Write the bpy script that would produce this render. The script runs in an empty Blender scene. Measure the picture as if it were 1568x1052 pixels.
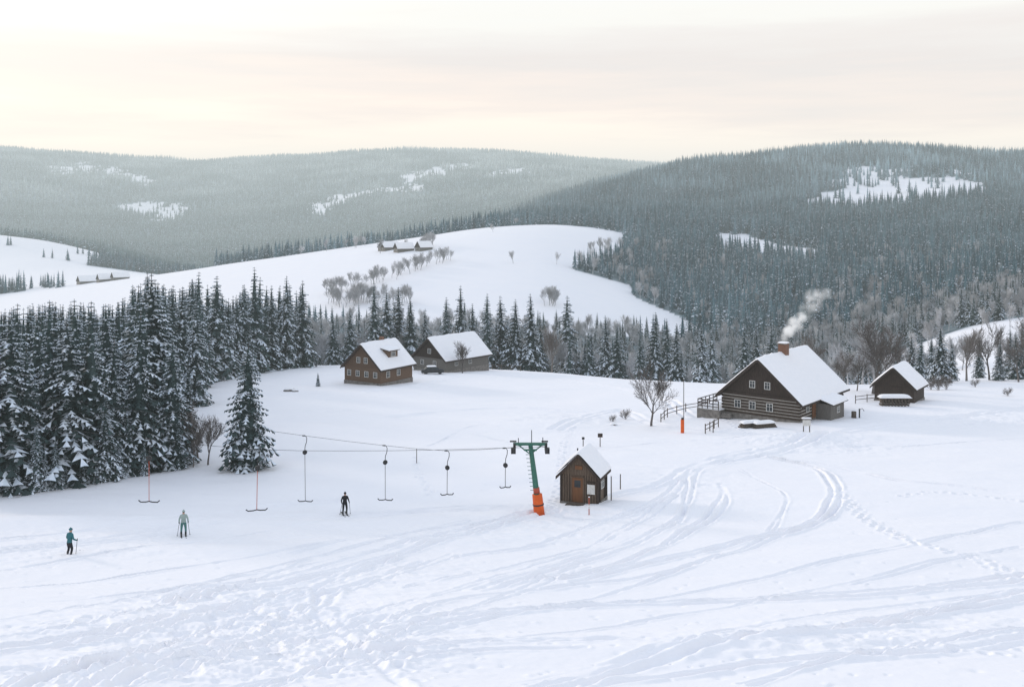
import bpy, bmesh, math, random, time
import numpy as np
from mathutils import Vector, Matrix
T0=time.time()
scene=bpy.context.scene
F=1525.0; U0=784.0; V0=330.0      # survey: focal length in px, principal column, eye-level row
rng=np.random.default_rng(7); random.seed(5)

# ---------------------------------------------------------------- helpers
def link(o,parent=None):
    scene.collection.objects.link(o)
    if parent is not None: o.parent=parent
    return o
def mesh_np(name,V,Fc,mats=(),mi=None,smooth=False,attrs=None):
    V=np.asarray(V,dtype=np.float32); Fc=np.asarray(Fc,dtype=np.int32)
    me=bpy.data.meshes.new(name)
    me.vertices.add(len(V)); me.vertices.foreach_set('co',V.ravel())
    k=Fc.shape[1]
    me.loops.add(Fc.size); me.loops.foreach_set('vertex_index',Fc.ravel())
    me.polygons.add(len(Fc)); me.polygons.foreach_set('loop_start',np.arange(0,Fc.size,k,dtype=np.int32))
    for m in mats: me.materials.append(m)
    if mi is not None: me.polygons.foreach_set('material_index',np.asarray(mi,dtype=np.int32))
    me.polygons.foreach_set('use_smooth',np.full(len(Fc),smooth,dtype=bool))
    me.update(calc_edges=True)
    return me
def empty(name,loc,rz=0.0):
    o=bpy.data.objects.new(name,None); o.location=loc; o.rotation_euler=(0,0,rz); return link(o)
_nt=rng.random((256,256))
def vnoise(x,y,seed=0):
    x=np.asarray(x,float)+seed*17.3; y=np.asarray(y,float)+seed*31.7
    xi=np.floor(x).astype(int); yi=np.floor(y).astype(int)
    fx=x-xi; fy=y-yi; fx=fx*fx*(3-2*fx); fy=fy*fy*(3-2*fy)
    a=_nt[xi&255,yi&255]; b=_nt[(xi+1)&255,yi&255]; c=_nt[xi&255,(yi+1)&255]; d=_nt[(xi+1)&255,(yi+1)&255]
    return (a*(1-fx)+b*fx)*(1-fy)+(c*(1-fx)+d*fx)*fy
def fbm(x,y,o=4,seed=0):
    s=0;a=.5;t=0
    for i in range(o):
        s=s+a*vnoise(x*2**i,y*2**i,seed+i*3); t+=a; a*=.5
    return s/t

# ---------------------------------------------------------------- materials
def nodes_of(m):
    m.use_nodes=True; nt=m.node_tree; return nt,nt.nodes,nt.links
def mk(name,c1,c2=None,rough=.8,scale=3.0,bump=0.0,stretch=(1,1,1),rand=0.0,metal=0.0,detail=4,stand=None,stand_scale=.006):
    m=bpy.data.materials.new(name); nt,N,L=nodes_of(m); b=N['Principled BSDF']
    b.inputs['Roughness'].default_value=rough; b.inputs['Metallic'].default_value=metal
    b.inputs['Specular IOR Level'].default_value=.25
    c2=c2 or tuple(x*.7 for x in c1)
    tc=N.new('ShaderNodeTexCoord'); mp=N.new('ShaderNodeMapping'); mp.inputs['Scale'].default_value=stretch
    no=N.new('ShaderNodeTexNoise'); no.inputs['Scale'].default_value=scale; no.inputs['Detail'].default_value=detail
    L.new(tc.outputs['Object'],mp.inputs[0]); L.new(mp.outputs[0],no.inputs['Vector'])
    mr=N.new('ShaderNodeMapRange'); mr.inputs[1].default_value=.3; mr.inputs[2].default_value=.7
    L.new(no.outputs['Fac'],mr.inputs[0])
    mx=N.new('ShaderNodeMix'); mx.data_type='RGBA'
    mx.inputs[6].default_value=(*c1,1); mx.inputs[7].default_value=(*c2,1)
    L.new(mr.outputs[0],mx.inputs[0]); out=mx.outputs[2]
    if rand>0 or stand:
        oi=N.new('ShaderNodeObjectInfo')
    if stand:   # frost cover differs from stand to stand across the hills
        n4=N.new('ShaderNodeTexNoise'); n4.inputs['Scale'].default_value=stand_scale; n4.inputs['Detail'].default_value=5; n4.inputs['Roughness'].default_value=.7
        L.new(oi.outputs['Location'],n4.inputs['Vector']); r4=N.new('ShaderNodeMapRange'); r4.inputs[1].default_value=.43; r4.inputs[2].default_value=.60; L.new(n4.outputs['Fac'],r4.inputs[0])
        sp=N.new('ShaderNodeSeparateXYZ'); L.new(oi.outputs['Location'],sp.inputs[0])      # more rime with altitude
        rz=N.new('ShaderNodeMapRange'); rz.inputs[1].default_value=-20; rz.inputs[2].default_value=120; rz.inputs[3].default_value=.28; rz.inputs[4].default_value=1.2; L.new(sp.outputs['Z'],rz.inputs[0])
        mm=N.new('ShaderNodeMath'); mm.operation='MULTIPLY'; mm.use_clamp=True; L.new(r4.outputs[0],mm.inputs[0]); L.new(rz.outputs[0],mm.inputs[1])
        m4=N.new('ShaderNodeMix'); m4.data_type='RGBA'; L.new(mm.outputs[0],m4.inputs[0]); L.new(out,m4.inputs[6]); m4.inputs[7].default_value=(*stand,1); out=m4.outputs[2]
    if rand>0:
        hs=N.new('ShaderNodeHueSaturation')
        r2=N.new('ShaderNodeMapRange'); r2.inputs[3].default_value=1-rand; r2.inputs[4].default_value=1+rand
        L.new(oi.outputs['Random'],r2.inputs[0]); L.new(r2.outputs[0],hs.inputs['Value']); L.new(out,hs.inputs['Color']); out=hs.outputs[0]
    L.new(out,b.inputs['Base Color'])
    if bump>0:
        bp=N.new('ShaderNodeBump'); bp.inputs['Strength'].default_value=bump; bp.inputs['Distance'].default_value=.05
        L.new(no.outputs['Fac'],bp.inputs['Height']); L.new(bp.outputs[0],b.inputs['Normal'])
    return m
M_snow=mk('snow',(.88,.87,.88),(.84,.84,.86),rough=.75,scale=2.5,bump=.15)
M_tsnow=mk('branch_snow',(.78,.83,.89),(.58,.66,.75),rough=.8,scale=1.5)
M_needle=mk('spruce_needles',(.028,.050,.048),(.062,.092,.092),rough=.8,scale=.8,rand=.3)
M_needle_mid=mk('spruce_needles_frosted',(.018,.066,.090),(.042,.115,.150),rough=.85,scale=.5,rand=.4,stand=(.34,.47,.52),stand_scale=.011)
M_needle_far=mk('spruce_needles_distant_hazed',(.075,.135,.14),(.13,.20,.205),rough=.9,scale=.3,rand=.35,stand=(.46,.52,.515),stand_scale=.0045)  # base colour lightened for frost and for some distance haze painted in
M_bark=mk('bark',(.05,.04,.035),(.10,.085,.075),scale=6,bump=.3,stretch=(1,1,.3))
M_twig=mk('twig_bark',(.10,.088,.08),(.17,.15,.14),scale=4,rand=.3)
M_twigf=mk('frosted_twigs',(.30,.295,.30),(.60,.61,.63),scale=.8,rand=.3)
M_dark=mk('dark_timber',(.030,.021,.017),(.065,.045,.035),scale=5,stretch=(4,4,.3),bump=.3)
M_log=mk('log_timber',(.035,.024,.018),(.07,.05,.038),scale=4,stretch=(.4,.4,5),bump=.3)
M_chink=mk('log_chinking',(.50,.47,.43),(.36,.34,.31),scale=6)
M_brown=mk('brown_boards',(.10,.062,.04),(.15,.095,.063),scale=4,stretch=(5,5,.4),bump=.2)
M_brown2=mk('stained_door',(.20,.09,.04),(.13,.06,.03),scale=3,stretch=(6,6,.4))
M_hut=mk('weathered_boards',(.095,.065,.046),(.17,.125,.09),scale=4,stretch=(6,6,.4),bump=.3)
M_stone=mk('stone_base',(.24,.22,.20),(.12,.11,.10),scale=2.5,bump=.6)
M_grey=mk('grey_boards',(.17,.16,.145),(.11,.10,.09),scale=4,stretch=(5,5,.4))
M_white=mk('white_paint',(.68,.67,.64),(.55,.54,.51),scale=6)
M_glass=mk('window_glass',(.03,.035,.04),(.05,.06,.065),rough=.12,scale=1.0)
M_brick=mk('chimney_brick',(.22,.11,.07),(.14,.08,.055),scale=7,bump=.4)
M_green=mk('green_paint',(.035,.13,.095),(.05,.16,.12),rough=.45,scale=5)
M_steel=mk('dark_steel',(.03,.03,.032),(.06,.06,.06),rough=.5,scale=6,metal=.4)
M_orange=mk('orange_padding',(.75,.13,.02),(.60,.09,.015),rough=.6,scale=3)
M_red=mk('red_paint',(.45,.09,.05),(.36,.07,.04),rough=.5,scale=4)
M_post=mk('weathered_post',(.13,.105,.085),(.07,.055,.045),scale=6,stretch=(3,3,.5))

# ---------------------------------------------------------------- terrain survey table
us=np.array([-400,-100,0,150,300,450,600,750,850,950,1050,1200,1350,1500,1650,2000],float)
rows={
30:[1090]*16,
38:[1008]*6+[1005]*5+[1000]*5,
48:[935]*6+[930]*5+[922]*5,
63:[860,858,856,852,850,848,845,842,840,838,835,832,830,830,830,830],
80:[775,775,774,775,783,788,785,775,768,765,762,760,757,755,755,755],
100:[705,705,705,705,705,705,700,695,690,690,690,690,690,690,692,695],
125:[650,650,650,648,645,645,645,645,643,643,642,640,640,640,642,645],
150:[618,618,615,612,608,605,605,608,610,610,608,604,603,605,606,610],
175:[600,600,595,592,585,580,579,582,585,583,586,588,586,583,585,590],
200:[590,590,585,580,572,565,563,565,568,576,583,590,590,580,580,588],
230:[590,590,582,575,565,556,555,562,572,588,602,607,602,572,572,583],
270:[600,600,595,585,575,570,575,585,592,602,612,610,590,545,540,560],
330:[600,600,595,590,580,570,575,582,590,600,610,605,560,500,485,500],
400:[580,580,575,570,560,545,535,532,536,552,565,560,520,470,460,470],
460:[565,565,560,552,535,498,480,476,482,500,525,525,495,455,445,455],
500:[550,550,545,535,510,465,445,440,446,470,500,495,472,440,430,440],
600:[520,520,510,490,450,415,395,390,395,430,450,440,430,415,405,410],
700:[490,490,480,455,415,390,367,352,360,390,410,405,400,390,380,385],
800:[475,475,465,435,408,388,366,341,338,362,382,385,378,368,360,360],
950:[455,455,440,425,418,404,382,354,345,345,350,352,345,335,330,330],
1150:[420,420,405,410,430,425,405,368,330,318,315,315,310,300,295,295],
1400:[350,350,352,382,430,425,405,360,308,290,282,275,268,262,262,262],
1800:[372,372,377,400,420,410,390,350,302,276,256,235,229,238,246,250],
2300:[360,360,365,370,380,375,360,330,305,285,275,265,262,262,270,270],
3000:[310,310,312,320,330,325,315,295,288,280,278,275,275,275,275,275],
3800:[255,255,258,270,285,280,268,258,262,266,270,272,275,275,275,275],
4800:[223,223,223,235,248,238,228,226,239,252,263,268,270,270,270,270],
6000:[250]*16, 9000:[300]*16}
ds=np.array(sorted(rows)); Z=np.array([[ (V0-v)/F*d for v in rows[d]] for d in ds])
near=[(2,-6.2),(8,-8.3),(15,-10.6),(22,-12.9)]
ds=np.concatenate([[n[0] for n in near],ds]); Z=np.vstack([[[n[1]]*16 for n in near],Z])
l0=math.log(2.0); dl=.02; nl=int((math.log(9000)-l0)/dl)+1
ug=np.arange(-2600,4170,15.0); nu=len(ug); lg=l0+dl*np.arange(nl)
A=np.stack([np.interp(ug,us,Z[i]) for i in range(len(ds))])
ld=np.log(ds); G_=np.empty((nl,nu))
for j in range(nu): G_[:,j]=np.interp(lg,ld,A[:,j])
def gsm(a,sg,ax):
    r=int(3*sg); k=np.exp(-.5*(np.arange(-r,r+1)/sg)**2); k/=k.sum()
    p=[(0,0),(0,0)]; p[ax]=(r,r); b=np.pad(a,p,mode='edge'); o=np.zeros_like(a)
    for i,w in enumerate(k):
        sl=[slice(None)]*2; sl[ax]=slice(i,i+a.shape[ax]); o+=w*b[tuple(sl)]
    return o
G_=gsm(gsm(G_,2.6,0),3.0,1)
def H(x,y):
    x=np.asarray(x,float); y=np.maximum(np.asarray(y,float),2.01)
    a=np.clip((np.log(y)-l0)/dl,0,nl-1.001); b=np.clip((U0+F*x/y-ug[0])/15.0,0,nu-1.001)
    i=a.astype(int); j=b.astype(int); a=a-i; b=b-j
    z=(G_[i,j]*(1-b)+G_[i,j+1]*b)*(1-a)+(G_[i+1,j]*(1-b)+G_[i+1,j+1]*b)*a
    z=z+np.clip((y-250)/1200,0,1)*9*(fbm(x/200,y/200,3,2)-.5)
    z=z+np.clip((y-900)/900,0,1)*40*(fbm(x/360,y/440,3,12)-.5)
    z=z+.45*(fbm(x/16,y/10,3,5)-.5)*np.clip(1.6-y/400,0,1)
    return z
def row_of(x,y): return V0-F*H(x,y)/y
def P(u,d,dz=0):
    x=(u-U0)/F*d; return Vector((x,d,float(H(x,d))+dz))
def ground(u,v,lo=28,hi=240):
    dd=np.exp(np.linspace(math.log(lo),math.log(hi),900)); x=(u-U0)/F*dd
    r=row_of(x,dd); k=np.argmax(r<=v)
    if r[k]>v: k=int(np.argmin(r))
    return float(x[k]),float(dd[k])

# ---------------------------------------------------------------- forest map
def inpoly(u,v,poly):
    u=np.asarray(u);v=np.asarray(v);c=np.zeros(np.broadcast(u,v).shape,bool);n=len(poly)
    for i in range(n):
        x1,y1=poly[i];x2,y2=poly[(i+1)%n]
        if y1==y2: continue
        c^=((y1>v)!=(y2>v))&(u<(x2-x1)*(v-y1)/(y2-y1)+x1)
    return c
Bv=[335,345,358,380,395,405,412,437,455,478,510,560]
Bu=[800,885,958,952,942,892,878,962,970,1022,1085,1150]
CL=[([(1238,300),(1275,276),(1300,257),(1400,261),(1500,280),(1512,298),(1440,308),(1400,310),(1345,316),(1310,326),(1290,316),(1245,310)],950,1800,1.3),
([(1105,358),(1180,368),(1262,384),(1258,404),(1170,394),(1105,380)],650,1080,.6),
([(-500,350),(0,352),(60,360),(110,372),(180,380),(160,400),(90,418),(60,445),(-500,445)],900,1480,.4),
([(40,414),(100,404),(200,402),(330,410),(330,440),(200,455),(40,455)],840,1180,.2),
([(186,312),(240,312),(296,323),(262,334),(190,329)],1900,4200,.9),
([(466,320),(500,307),(552,297),(548,306),(490,328)],1900,4300,.6),
([(548,296),(645,281),(645,289),(556,301)],1900,4600,.6),
([(608,274),(660,259),(722,251),(725,258),(660,269),(622,280)],1900,4800,.6),
([(752,262),(798,258),(800,266),(757,269)],1900,4800,.6),
([(165,256),(238,275),(228,281),(160,263)],1900,4800,.6),
([(66,257),(155,254),(145,264),(72,264)],1900,4800,.8)]
def forest_mask(x,y):
    u=U0+F*x/y; v=row_of(x,y)
    wob=10*(fbm(x/40,y/40,3,9)-.5)*2; u2=u+wob
    f=(y>250)
    low=np.interp(u,[300,480,620,700,800,860,950,1010,1100],[520,498,500,505,506,510,515,520,530])
    mid=(y>330)&(y<870)&(u2<np.interp(v,Bv,Bu))&(v+wob*.4<low)
    f&=~mid
    f&=~((u2>1350)&(y<345)&(y>170))
    wa=fbm(x/55,y/90,4,19)-.5; wb=fbm(x/45,y/80,4,29)-.5
    for poly,a,b,k in CL: f&=~(inpoly(u+wa*70*k,v+wb*34*k,poly)&(y>a)&(y<b))
    return f
def left_bound(d): return np.interp(d,[84,88,93,98,105,125,150,175,200,222,240],[20,95,225,300,255,255,275,330,430,480,470])
def left_stand(x,y): 
    u=U0+F*x/y; return (y>85)&(y<300)&(u<left_bound(y))
def left_top(u): return np.interp(u,[-100,0,60,110,150,180,205,230,250,275,300,330,350,372,390,410,440,465],[440,462,452,450,456,452,425,410,425,430,412,415,450,430,405,432,418,425])

# ---------------------------------------------------------------- terrain mesh
yr=np.concatenate([np.exp(np.linspace(math.log(2.2),math.log(25),50,endpoint=False)),
 np.exp(np.linspace(math.log(25),math.log(240),960,endpoint=False)),
 np.exp(np.linspace(math.log(240),math.log(8800),430))])
sc=np.concatenate([np.linspace(-2.15,-.6,55,endpoint=False),np.linspace(-.6,.6,960,endpoint=False),np.linspace(.6,2.15,56)])
Y=np.repeat(yr[:,None],len(sc),1); X=Y*sc[None,:]
Zt=H(X,Y); fm=np.zeros_like(Zt)
far=yr>240
fm[far]=forest_mask(X[far],Y[far]).astype(float)
ls=(yr>80)&(yr<300)
fm[ls]=np.maximum(fm[ls],left_stand(X[ls],Y[ls])*.55)
nearm=yr<260
Zn=Zt[nearm]; Xn=X[nearm]; Yn=Y[nearm]
Zn+=.05*(fbm(Xn/1.6,Yn/1.1,3,11)-.5)+.26*(fbm(Xn/8,Yn/3.5,3,31)-.5)+.02*(fbm(Xn/.5,Yn/.4,2,41)-.5)
def catmull(pts,step=.5):
    p=[np.array(q,float) for q in pts]; p=[2*p[0]-p[1]]+p+[2*p[-1]-p[-2]]; out=[]
    for i in range(1,len(p)-2):
        n=max(2,int(np.linalg.norm(p[i+1]-p[i])/step))
        for t in np.linspace(0,1,n,endpoint=False):
            out.append(.5*((2*p[i])+(-p[i-1]+p[i+1])*t+(2*p[i-1]-5*p[i]+4*p[i+1]-p[i+2])*t*t+(-p[i-1]+3*p[i]-3*p[i+1]+p[i+2])*t**3))
    out.append(p[-2]); return np.array(out)
def sub(x0,x1,y0,y1):
    i0=max(0,np.searchsorted(yr,y0)-1); i1=min(len(Zn),np.searchsorted(yr,y1)+1)
    if i1<=i0: return None
    s=[x0/max(y0,1),x0/y1,x1/max(y0,1),x1/y1]
    j0=max(0,np.searchsorted(sc,min(s))-1); j1=min(len(sc),np.searchsorted(sc,max(s))+1)
    if j1<=j0: return None
    return slice(i0,i1),slice(j0,j1)
DK=1.7
def rut(path,w=.22,depth=.12,rim=.38):
    w=w*.9
    D=np.full(Zn.shape,9.0,dtype=np.float32); R=w*4
    for a,b in zip(path[:-1],path[1:]):
        s=sub(min(a[0],b[0])-R,max(a[0],b[0])+R,min(a[1],b[1])-R,max(a[1],b[1])+R)
        if s is None: continue
        x=Xn[s];y=Yn[s];dx,dy=b-a;L2=dx*dx+dy*dy+1e-9
        t=np.clip(((x-a[0])*dx+(y-a[1])*dy)/L2,0,1)
        D[s]=np.minimum(D[s],np.hypot(x-a[0]-t*dx,y-a[1]-t*dy))
    m=D<R
    md=.6+.9*(vnoise(Xn[m]/1.2,Yn[m]/1.2,3)-.4)+1.1*(vnoise(Xn[m]/7,Yn[m]/7,8)-.35); md=np.clip(md,.1,1.7)
    dd=D[m]+.11*(vnoise(Xn[m]/.4,Yn[m]/.4,6)-.4)
    Zn[m]+=DK*md*depth*(-np.exp(-(dd/w)**2)+rim*np.exp(-((dd-2*w)/(w*.9))**2))
def offs(path,o):
    t=np.gradient(path,axis=0); n=np.stack([-t[:,1],t[:,0]],1); n/=np.linalg.norm(n,axis=1)[:,None]+1e-9
    k=np.arange(len(path)); return path+n*(o+.2*np.sin(k*.09+o*9)+.06*np.sin(k*.31+o*5))[:,None]
def track(uv,offsets=(0,),w=.22,depth=.12):
    pts=[ground(u,v) for u,v in uv]; c=catmull(pts)
    for o in offsets: rut(offs(c,o),w,depth)
    return c
track([(735,905),(850,872),(950,836),(1035,795),(1056,752),(1062,722),(1115,704)],(-.45,.1),.17,.13)
track([(760,895),(900,882),(1000,845),(1080,802),(1112,766),(1106,742)],(0,.4),.16,.13)
track([(870,893),(1000,862),(1120,832),(1230,810),(1275,782),(1277,746),(1245,716),(1165,698)],(-.3,.35),.18,.14)
track([(700,855),(820,838),(930,800),(1010,770),(1050,735)],(0,.4),.16,.10)
track([(-50,1008),(150,985),(280,955),(420,925),(560,890),(640,860)],(0,1.2,1.7),.2,.15)
track([(270,922),(330,905),(420,895),(520,872),(600,850),(700,822),(800,795),(850,782)],(-.5,.2,1.3),.2,.15)
track([(-50,1070),(120,1020),(300,990),(440,985),(600,962),(800,938),(1000,926),(1200,916),(1400,903),(1600,886)],(-.3,.45),.18,.16)
track([(540,1000),(750,988),(950,986),(1080,990),(1250,972),(1400,946),(1510,925),(1620,905)],(-.2,.3),.18,.16)
track([(850,1060),(1000,1020),(1120,992),(1250,974),(1380,958)],(0,.75),.24,.2)
track([(600,950),(700,920),(820,905),(1000,885),(1100,850)],(0,),.16,.12)
track([(-50,850),(130,832),(300,806),(420,795),(560,790),(700,780),(800,778)],(-1.0,-.5,.5,1.0),.2,.11)
track([(-50,835),(130,815),(300,790),(420,775),(520,768)],(0,.5),.2,.11)
track([(620,1050),(560,1000),(500,950),(480,905)],(0,),.22,.09)
track([(150,1060),(260,1020),(380,1000),(450,960),(470,930)],(0,.9),.25,.13)
track([(300,950),(360,935),(430,945),(500,930),(520,905)],(0,.6),.25,.15)
track([(850,660),(900,640),(950,628),(1000,650),(1050,655),(1100,660)],(-.7,.7),.3,.12)
track([(1105,705),(1180,692),(1250,672),(1330,655),(1450,640),(1600,622)],(-.8,.8),.35,.16)
track([(940,760),(1020,740),(1070,715),(1160,690)],(-.5,.5),.3,.1)
track([(1570,760),(1480,745),(1380,735),(1280,715),(1180,700)],(0,),.2,.1)
track([(600,640),(700,630),(800,625),(900,635)],(0,1.0),.3,.1)
track([(560,600),(640,590),(720,575),(850,580),(1000,605),(1060,640)],(-.7,.7),.3,.12)
track([(900,1055),(1150,1020),(1400,1005),(1600,980)],(0,.4),.2,.1)
for (a,b,c_) in [((-40,905),(300,868),(720,800)),((-40,960),(260,905),(640,822)),((0,930),(400,880),(800,800)),((200,1055),(600,930),(1050,800)),((620,900),(900,840),(1040,760)),((640,975),(950,905),(1280,790)),((680,1000),(1000,950),(1568,840)),((760,940),(1100,900),(1568,800)),((800,1050),(1200,950),(1568,905)),((450,850),(650,815),(830,785)),((1130,720),(1200,760),(1180,815)),((-40,880),(200,845),(520,800)),((640,690),(760,650),(1000,630)),((900,690),(1080,675),(1500,650)),((1300,690),(1450,680),(1600,672)),((500,625),(650,650),(830,690)),((1150,1050),(1300,1010),(1600,960)),((350,1060),(640,1010),(900,1000)),((-40,985),(200,940),(500,850)),((100,1050),(350,960),(700,850)),((300,900),(500,850),(760,800)),((-40,1030),(300,1010),(620,940)),((420,1055),(640,960),(900,870))]:
    track([a,b,c_],(0,.16+.2*rng.random()),.12,.055)
def pits(uv,gap=.75,lat=.16,r=.17,depth=.16):
    c=catmull([ground(u,v) for u,v in uv],gap)
    for k,(a,t) in enumerate(zip(c,np.gradient(c,axis=0))):
        n=np.array([-t[1],t[0]])/(np.linalg.norm(t)+1e-9); q=a+n*lat*(1 if k%2 else -1)+rng.normal(0,.06,2)
        s=sub(q[0]-.7,q[0]+.7,q[1]-.7,q[1]+.7)
        if s is None: continue
        D=np.hypot(Xn[s]-q[0],Yn[s]-q[1]); Zn[s]+=rng.uniform(.6,1.2)*depth*(-np.exp(-(D/r)**2)+.3*np.exp(-((D-.33)/.12)**2))
pits([(1278,752),(1320,792),(1380,826),(1460,850),(1530,868),(1600,900)],.7,.2,.2,.2)
pits([(1285,752),(1330,796),(1390,830),(1470,856),(1540,880),(1600,910)],.8,.2,.2,.18)
pits([(1105,640),(1150,665),(1200,672),(1240,655)])
pits([(1340,1000),(1430,985),(1500,1000),(1600,990)],.8)
pits([(560,960),(600,1000),(640,1060)],.7,.2); pits([(40,960),(200,940),(350,930),(420,960)],.8,.2)
pits([(1380,760),(1450,755),(1568,768)],.8,.15); pits([(640,700),(640,725),(660,760)],.7,.15)
pits([(840,785),(858,740),(862,690),(880,650)],.7,.2)
for _ in range(600):   # scattered dents and clods
    u=rng.uniform(-60,1630); v=rng.uniform(740,1060); q=np.array(ground(u,v)); s=sub(q[0]-.8,q[0]+.8,q[1]-.8,q[1]+.8)
    if s is None: continue
    D=np.hypot(Xn[s]-q[0],(Yn[s]-q[1])); r=rng.uniform(.06,.2); Zn[s]+=rng.choice([-.08,-.06,.05])*np.exp(-(D/r)**2)
for (u,v,rx,ry,am) in [(430,960,7,4.5,.40),(330,1010,5,3,.34),(560,1010,3.5,3,.28),(330,915,5,3,.28),(600,880,7,4,.16),(150,960,6,4,.14),(720,820,9,4,.16),(1240,985,6,2.5,.18),(880,790,5,4,.2),(1240,680,9,6,.3),(870,640,9,9,.24),(1050,740,5,8,.14),(1450,960,9,3,.12),(1500,640,12,8,.25),(100,1040,6,3,.2),(60,850,9,4,.12),(300,820,12,5,.1)]:
    q=ground(u,v); s=sub(q[0]-3*rx,q[0]+3*rx,max(20,q[1]-3*ry),q[1]+3*ry)
    if s is None: continue
    x=Xn[s];y=Yn[s]; m=np.exp(-((x-q[0])/rx)**2-((y-q[1])/ry)**2)
    n=fbm(x/1.3+y/2.6,y/.8,4,21); Zn[s]+=am*m*(-np.abs(n-.5)*3+.35)
for (u,v,L,w,h) in [(120,800,30,2.2,.4),(430,840,18,2,.28),(1250,672,8,2.2,.6),(1130,995,5,1,.15),(1350,860,20,3,.25),(950,990,25,2,.15),(700,740,20,4,.3),(600,660,25,5,.4)]:
    q=ground(u,v); s=sub(q[0]-2.5*L,q[0]+2.5*L,max(20,q[1]-4*w),q[1]+4*w)
    if s is not None:
        x=Xn[s];y=Yn[s]; Zn[s]+=h*np.exp(-((x-q[0])/L)**2-((y-q[1]-.08*(x-q[0]))/w)**2)
Zt[nearm]=Zn
nr,nc=Zt.shape
idx=np.arange(nr*nc,dtype=np.int32).reshape(nr,nc)
quads=np.stack([idx[:-1,:-1],idx[:-1,1:],idx[1:,1:],idx[1:,:-1]],-1).reshape(-1,4)
m=bpy.data.materials.new('snowfield'); nt,N,L=nodes_of(m); b=N['Principled BSDF']
b.inputs['Roughness'].default_value=.7; b.inputs['Specular IOR Level'].default_value=.2
geo=N.new('ShaderNodeNewGeometry')
n1=N.new('ShaderNodeTexNoise'); n1.inputs['Scale'].default_value=.12; n1.inputs['Detail'].default_value=6
n2=N.new('ShaderNodeTexNoise'); n2.inputs['Scale'].default_value=2.2; n2.inputs['Detail'].default_value=7
n3=N.new('ShaderNodeTexNoise'); n3.inputs['Scale'].default_value=.09; n3.inputs['Detail'].default_value=8
for n in (n1,n2,n3): L.new(geo.outputs['Position'],n.inputs['Vector'])
mx=N.new('ShaderNodeMix'); mx.data_type='RGBA'; mx.inputs[6].default_value=(.905,.888,.90,1); mx.inputs[7].default_value=(.85,.852,.885,1); L.new(n1.outputs['Fac'],mx.inputs[0])
fl=N.new('ShaderNodeValToRGB'); fl.color_ramp.elements[0].position=.35; fl.color_ramp.elements[0].color=(.06,.10,.115,1); fl.color_ramp.elements[1].position=.72; fl.color_ramp.elements[1].color=(.30,.37,.40,1); L.new(n3.outputs['Fac'],fl.inputs[0])
at=N.new('ShaderNodeAttribute'); at.attribute_name='forest'
mf=N.new('ShaderNodeMix'); mf.data_type='RGBA'; L.new(at.outputs['Fac'],mf.inputs[0]); L.new(mx.outputs[2],mf.inputs[6]); L.new(fl.outputs[0],mf.inputs[7]); L.new(mf.outputs[2],b.inputs['Base Color'])
bp=N.new('ShaderNodeBump'); bp.inputs['Strength'].default_value=.35; bp.inputs['Distance'].default_value=.07; L.new(n2.outputs['Fac'],bp.inputs['Height']); L.new(bp.outputs[0],b.inputs['Normal'])
tm=mesh_np('snowy_terrain',np.stack([X.ravel(),Y.ravel(),Zt.ravel()],1),quads,[m],None,True)
a=tm.attributes.new('forest','FLOAT','POINT'); a.data.foreach_set('value',fm.ravel().astype(np.float32))
link(bpy.data.objects.new('snowy_terrain',tm))
print('terrain',time.time()-T0)

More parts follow.
